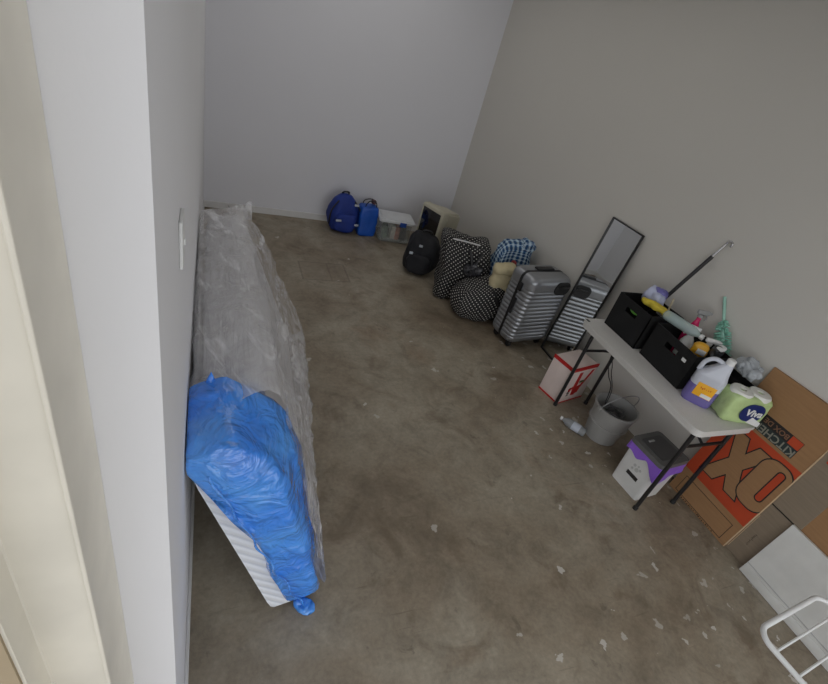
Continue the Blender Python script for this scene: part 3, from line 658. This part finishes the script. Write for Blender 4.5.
# ------------------------------------------------------------------ under the table
t = thing('gift_box', 'white carton with red edges and red lettering under the far table end', 'carton', (2.476, 2.120, 0), rz=.24)
bw, bd, bh = .30, .20, .33; WC = mat('white_carton', (222,206,200), .6, bump=.1); RED = mat('red_print', (186,32,30), .6)
b = nb(); box(b, (bw/2, bd/2, bh/2), (bw, bd, bh), bev=.003); obj('carton_body', b, WC, t, ang=30)
b = nb()
e_ = .012
for c, s_ in (((bw/2,0,bh-.008),(bw+.004,.004,.030)), ((0,bd/2,bh-.008),(.004,bd+.004,.030)), ((bw/2,0,.006),(bw+.004,.004,.012)), ((0,bd/2,.006),(.004,bd+.004,.016)), ((0.004,0,bh/2),(.008,.004,bh)) ,((bw/2,.004,bh),(bw,.012,.003)), ((.004,bd/2,bh),(.012,bd,.003))): box(b, c, s_)
obj('red_edging', b, RED, t, smooth=False)
b = nb(); f = lambda u, v, w_: (u, -.003+w_, v)
for poly in ([(.10,.285),(.135,.285),(.145,.12),(.165,.06),(.12,.06),(.105,.13)], [(.245,.29),(.27,.29),(.20,.13),(.175,.14)], [(.13,.14),(.20,.16),(.19,.08),(.14,.06)], [(.06,.13),(.10,.15),(.10,.13),(.07,.10)]): prism(b, poly, .003, f)
obj('red_brush_lettering', b, RED, t, smooth=False)
marks('small_print', INK, t, (.072,-.0022,.105), .09, .03, 5, rot=(PI/2,PI/2,0), seed=3)
b = nb(); prism(b, rrect(.06,.02,.008,3), .003, lambda u, v, w_: (u+.18, -.004+w_, v+.19)); obj('green_print', b, mat('olive_print', (86,92,50), .7), t)
# bucket
t = thing('bucket', 'grey plastic bucket with wire handle holding a coiled cord under the table', 'bucket', (2.645, 1.785, 0))
GREYP = mat('grey_bucket_plastic', (150,149,146), .5)
b = nb(); lathe(b, [(.112,0),(.116,.004),(.129,.135),(.141,.137),(.142,.150),(.133,.153),(.146,.265),(.155,.267),(.155,.280),(.143,.280),(.108,.010)], n=48)
obj('bucket_body', b, GREYP, t, ang=35)
b = nb(); pts = [(.155*math.cos(a), .02+.155*math.sin(a)*.25, .27+.15*math.sin(a)) for a in [PI*k/24 for k in range(25)]]
pts = [(.152*math.cos(a)+.035*math.sin(a), -.03*math.sin(a), .268+.135*math.sin(a)) for a in [PI*k/24 for k in range(25)]]
tube(b, pts, .0035, 8); obj('wire_handle', b, mat('dull_wire', (150,150,150), .4, metal=.6), t)
for s_ in (-1, 1):
    b = nb(); box(b, (s_*.157,0,.262), (.014,.03,.03), bev=.004); obj('handle_lug', b, GREYP, t)
b = nb(); pts = []
for k in range(120):
    a = k*.33; pts.append(((.085-.0002*k)*math.cos(a), (.085-.0002*k)*math.sin(a), .035+.0009*k+.012*math.sin(k*.9)))
tube(b, pts, .008, 7); o = obj('coiled_hose', b, mat('dark_hose', (84,84,84), .4)); o.location = (2.645,1.785,.10); tag(o, 'dark coiled hose lying inside the grey bucket', 'hose')
b = nb(); tube(b, sm([(2.725,2.11,.52),(2.70,2.07,.44),(2.705,2.02,.36),(2.67,1.93,.33),(2.63,1.86,.20),(2.62,1.80,.165)]), .0035, 7)
tube(b, sm([(2.725,2.11,.50),(2.735,2.06,.42),(2.69,2.0,.40),(2.66,1.90,.32),(2.60,1.84,.20)]), .003, 7); tag(obj('hanging_cord', b, BLK), 'thin black cord hanging from the table leg into the bucket', 'cord')
# bottle on floor
t = thing('water_bottle', 'clear grey bottle lying on the floor in front of the bucket', 'bottle', (2.375, 1.975, .033), rz=-.62+PI/2-.45, rx=0, ry=0)
t.rotation_euler = (PI/2, 0, 1.0)
b = nb(); lathe(b, [(.026,0),(.032,.01),(.033,.15),(.026,.18),(.012,.205),(.012,.215)], n=24); obj('bottle_body', b, mat('frosted_clear_plastic', (150,153,155), .3, alpha=.75), t)
b = nb(); lathe(b, [(.014,0),(.014,.02)], (0,0,.213), 16); obj('cap', b, WHT, t)
b = nb(); lathe(b, [(.0335,.05),(.0335,.12)], n=24, cap=False); obj('label_band', b, FLEECE, t)
t.rotation_euler = (PI/2, 0, 3.70)
t.location = (2.488, 1.778, .0345); t.scale = (1,1,.85)
# trash bin
t = thing('trash_bin', 'white square trash bin with purple liner and grey lid beneath the table', 'trash can', (2.60, 1.345, 0), rz=.10)
b = nb(); prism(b, rrect(.225,.215,.02), .30, lambda u, v, w_: (u*(1+.25*w_), v*(1+.25*w_), w_)); obj('bin_body', b, mat('white_bin_plastic', (214,214,212), .4), t, ang=30)
LIN = mat('purple_liner_film', (140,96,204), .3, bump=.5, bscale=20, bdist=.008)
b = nb(); n_ = 72; rows = []
def per(k):
    P_ = rrect(.262,.25,.02,3); L = len(P_); u = k/n_*L; i = int(u); f_ = u-i; a = P_[i % L]; c = P_[(i+1) % L]; return Vector((lerp(a[0],c[0],f_), lerp(a[1],c[1],f_)))
random.seed(5)
# resample evenly
P_ = [Vector(p) for p in rrect(.258,.248,.02,3)]; seg = [(P_[i], P_[(i+1)%len(P_)]) for i in range(len(P_))]; tot = sum((c-a).length for a, c in seg)
def at(d):
    for a, c in seg:
        l_ = (c-a).length
        if d <= l_: return a.lerp(c, d/l_ if l_ else 0)
        d -= l_
    return P_[0]
for j in range(7):
    row = []
    for k in range(n_):
        p = at(tot*k/n_); ang_ = math.atan2(p.y, p.x)
        drop = .045+.035*noise.noise(Vector((math.cos(ang_)*2, math.sin(ang_)*2, 1)))+.085*math.exp(-((ang_+2.1)/.38)**2)+.03*math.exp(-((ang_+1.4)/.5)**2)
        o_ = 1.03+.05*j/6*(.6+noise.noise(Vector((k*.6, j*.4, 2))))
        row.append(b.verts.new((p.x*o_, p.y*o_, .318-drop*j/6*1.1)))
    rows.append(row)
for A, B_ in zip(rows, rows[1:]):
    for k in range(n_): b.faces.new((A[k], A[(k+1)%n_], B_[(k+1)%n_], B_[k]))
obj('liner', b, LIN, t, ang=180)
GLID = mat('dark_grey_lid_plastic', (96,96,94), .45)
b = nb(); prism(b, rrect(.268,.258,.03), .028, lambda u, v, w_: (u*(1-.6*w_), v*(1-.6*w_), .318+w_)); lid = obj('lid', b, GLID, t, ang=30)
b = nb(); prism(b, rrect(.19,.18,.02), .006, lambda u, v, w_: (u, v, .344+w_)); obj('swing_flap', b, mat('darker_grey_plastic', (74,74,74), .4), lid, ang=30)
b = nb(); box(b, (-.03,.06,.353), (.05,.014,.004), bev=.001); obj('flap_grip', b, GREYP, lid)
b = nb(); box(b, (-.1185,-.005,.125), (.003,.085,.026)); lb = obj('black_label', b, INK, t, smooth=False)
b = nb()
for (x, z, s_) in ((.0,.18,.014),(.025,.20,.01),(-.02,.195,.009),(.03,.17,.008),(0,.21,.006)): prism(b, [(s_*math.cos(a*PI/4), s_*math.sin(a*PI/4)) for a in range(8)], .002, lambda u, v, w_: (-.1225+w_, u-.01+x, v+z))
obj('faint_print', b, mat('grey_print', (184,184,182), .6), t, smooth=False)

# ------------------------------------------------------------------ cardboard leaning on the right wall
yb = 1.31; leanb = math.atan2(.085, 1.02)
t = thing('moving_box', 'flattened brown moving box with big orange BOX print behind the table', 'cardboard box', (2.885, yb, 0), rz=-PI/2, rx=-leanb)
b = nb(); box(b, (.2325,.022,.512), (.465,.036,1.024), bev=.003); box(b, (.2325,.043,.50), (.47,.004,.99)); obj('carton_body', b, CARD, t, smooth=False)
b = nb()
for k in range(3): box(b, (.467+.004*k, .008+.012*k, .52-.01*k), (.003,.0035,1.0-.03*k))
box(b, (.4645,.004,.51), (.004,.004,1.015)); obj('torn_edge', b, CARDEDGE, t, smooth=False)
F = lambda off: (lambda u, v, w_: (u, .004-off+w_*0 - (0 if w_ else 0), v) if not w_ else (u, .0045, v))
def decal(name, polys, m, off):
    b = nb()
    for p in polys: prism(b, p, 1, lambda u, v, w_: (u, (.0035-off) if w_ else .006, v))
    return obj(name, b, m, t, smooth=False)
decal('orange_band', [[(.0,.19),(.465,.19),(.465,.66),(.0,.66)]], ORANGE, .0008)
def rr(x0, x1, z0, z1, r): return [(u+(x0+x1)/2, v+(z0+z1)/2) for u, v in rrect(x1-x0, z1-z0, r, 8)]
X = [(.075,.26),(.165,.26),(.205,.35),(.255,.265),(.335,.265),(.250,.44),(.325,.61),(.24,.61),(.205,.52),(.165,.61),(.08,.61),(.155,.44)]
def grow(P_, g):
    cx = sum(p[0] for p in P_)/len(P_); cz = sum(p[1] for p in P_)/len(P_); out = []
    L = len(P_)
    A_ = sum(P_[i][0]*P_[(i+1)%L][1]-P_[(i+1)%L][0]*P_[i][1] for i in range(L))
    sg = 1 if A_ > 0 else -1
    for i in range(L):
        a = Vector(P_[i-1]); p = Vector(P_[i]); c = Vector(P_[(i+1)%L]); d1 = (p-a).normalized(); d2 = (c-p).normalized()
        n1 = Vector((d1.y,-d1.x))*sg; n2 = Vector((d2.y,-d2.x))*sg; m_ = (n1+n2)/(1+n1.dot(n2)); out.append(tuple(p+m_*g))
    return out
decal('letter_outline', [grow(X, .007)], INK, .0014); decal('letter_x', [X], CARD, .0020)
decal('letter_outline', [[(min(u,.464), v) for u, v in rr(.285,.480,.285,.632,.08)]], INK, .0023)
decal('letter_o', [[(min(u,.464), v) for u, v in rr(.292,.473,.292,.625,.075)]], CARD, .0028)
decal('letter_outline', [rr(.384,.434,.362,.595,.024)], INK, .0032); decal('letter_slot', [rr(.391,.427,.369,.588,.018)], ORANGE, .0037)
decal('print_band', [[(.05,.68),(.376,.68),(.376,.735),(.05,.735)]], INKT, .0008); decal('print_band', [[(.05,.735),(.376,.735),(.376,.79),(.05,.79)]], INK, .0008)
decal('orange_square', [[(.31,.737),(.374,.737),(.374,.788),(.31,.788)]], ORANGE, .0014)
text('band_lettering', 'KITCHEN', .062, PRINTLT, t, (.245,.002,.708), rot=(PI/2, PI, 0), bold=.001, sx=1.0)
text('band_lettering', 'BOX DE MU', .042, mat('brownish_print', (128,92,70), .7), t, (.19,.002,.762), rot=(PI/2, PI, 0), bold=.0008, sx=1.0)
b = nb()
for c, s_ in (((.235,.0033,.145),(.37,.001,.003)), ((.235,.0033,.02),(.37,.001,.003)), ((.05,.0033,.0825),(.003,.001,.128)), ((.42,.0033,.0825),(.003,.001,.128))): box(b, c, s_)
obj('ruled_frame', b, INK, t, smooth=False)
marks('small_print', INK, t, (.24,.003,.009), .26, .010, 18, seed=4)
# greyish carton
t = thing('carton', 'greyish flattened carton between the moving box and the white board', 'cardboard box', (2.905, .842, 0), rz=-PI/2, rx=-.055)
b = nb(); box(b, (.085,.022,.2045), (.175,.03,.408), bev=.002); box(b, (.085,.024,.70), (.175,.03,.575), bev=.002); obj('carton_body', b, CARD2, t, smooth=False)
b = nb(); box(b, (.085,.006,.413), (.17,.003,.006)); obj('seam', b, INK, t, smooth=False)
b = nb(); box(b, (.10,.0062,.83), (.14,.002,.09)); obj('orange_print', b, ORANGE, t, smooth=False)
marks('small_print', mat('faint_print', (96,84,72), .8), t, (.06,.0062,.16), .10, .012, 9, rot=(PI/2,PI/2,0), seed=5)
# brown box near
t = thing('carton', 'plain brown cardboard box standing behind the white board', 'cardboard box', (2.925, .672, 0), rz=-PI/2, rx=-.03)
b = nb(); box(b, (.27,.025,.40), (.54,.04,.80), bev=.003); obj('carton_body', b, CARD, t, smooth=False)
b = nb(); box(b, (.27,.003,.62), (.53,.003,.004)); obj('crease', b, mat('crease_brown', (110,82,56), .9), t, smooth=False)
# white board
t = thing('white_board', 'white flat-pack panel leaning on the carton near the wire rack', 'panel', (2.86, .705, 0), rz=-PI/2, rx=-.12)
WB = mat('white_melamine', (214,214,210), .45)
b = nb(); box(b, (.40,.014,.211), (.80,.022,.42), bev=.002); obj('panel_body', b, WB, t, smooth=False)
b = nb(); box(b, (.40,.0005,.03), (.80,.006,.055), bev=.002); obj('bottom_strip', b, WB, t)
b = nb(); box(b, (.40,.001,.075), (.80,.005,.004)); obj('groove_line', b, mat('pale_line', (180,180,178), .6), t)
# wire rack
t = thing('drying_rack', 'white tubular wire rack on the floor in the lower right corner', 'drying rack', (2.40, .355, 0), rz=.09)
b = nb(); tube(b, [(u, v-.40, .40) for u, v in rrect(.54,.80,.07,8)], .0115, 12, closed=True); obj('outer_frame', b, WHT, t)
for k in range(7):
    y = -.085-.095*k; b = nb(); tube(b, [(-.27,y,.40),(.27,y,.40)], .0055, 8); obj('cross_wire', b, WHT, t)
for s_ in (-1, 1):
    for q in (-1, 1):
        b = nb(); tube(b, [(s_*.255,-.40-.20*q,.395),(s_*.255,-.40+.22*q-.12*(q > 0)*1.0,.011)], .010, 10); obj('leg', b, WHT, t)
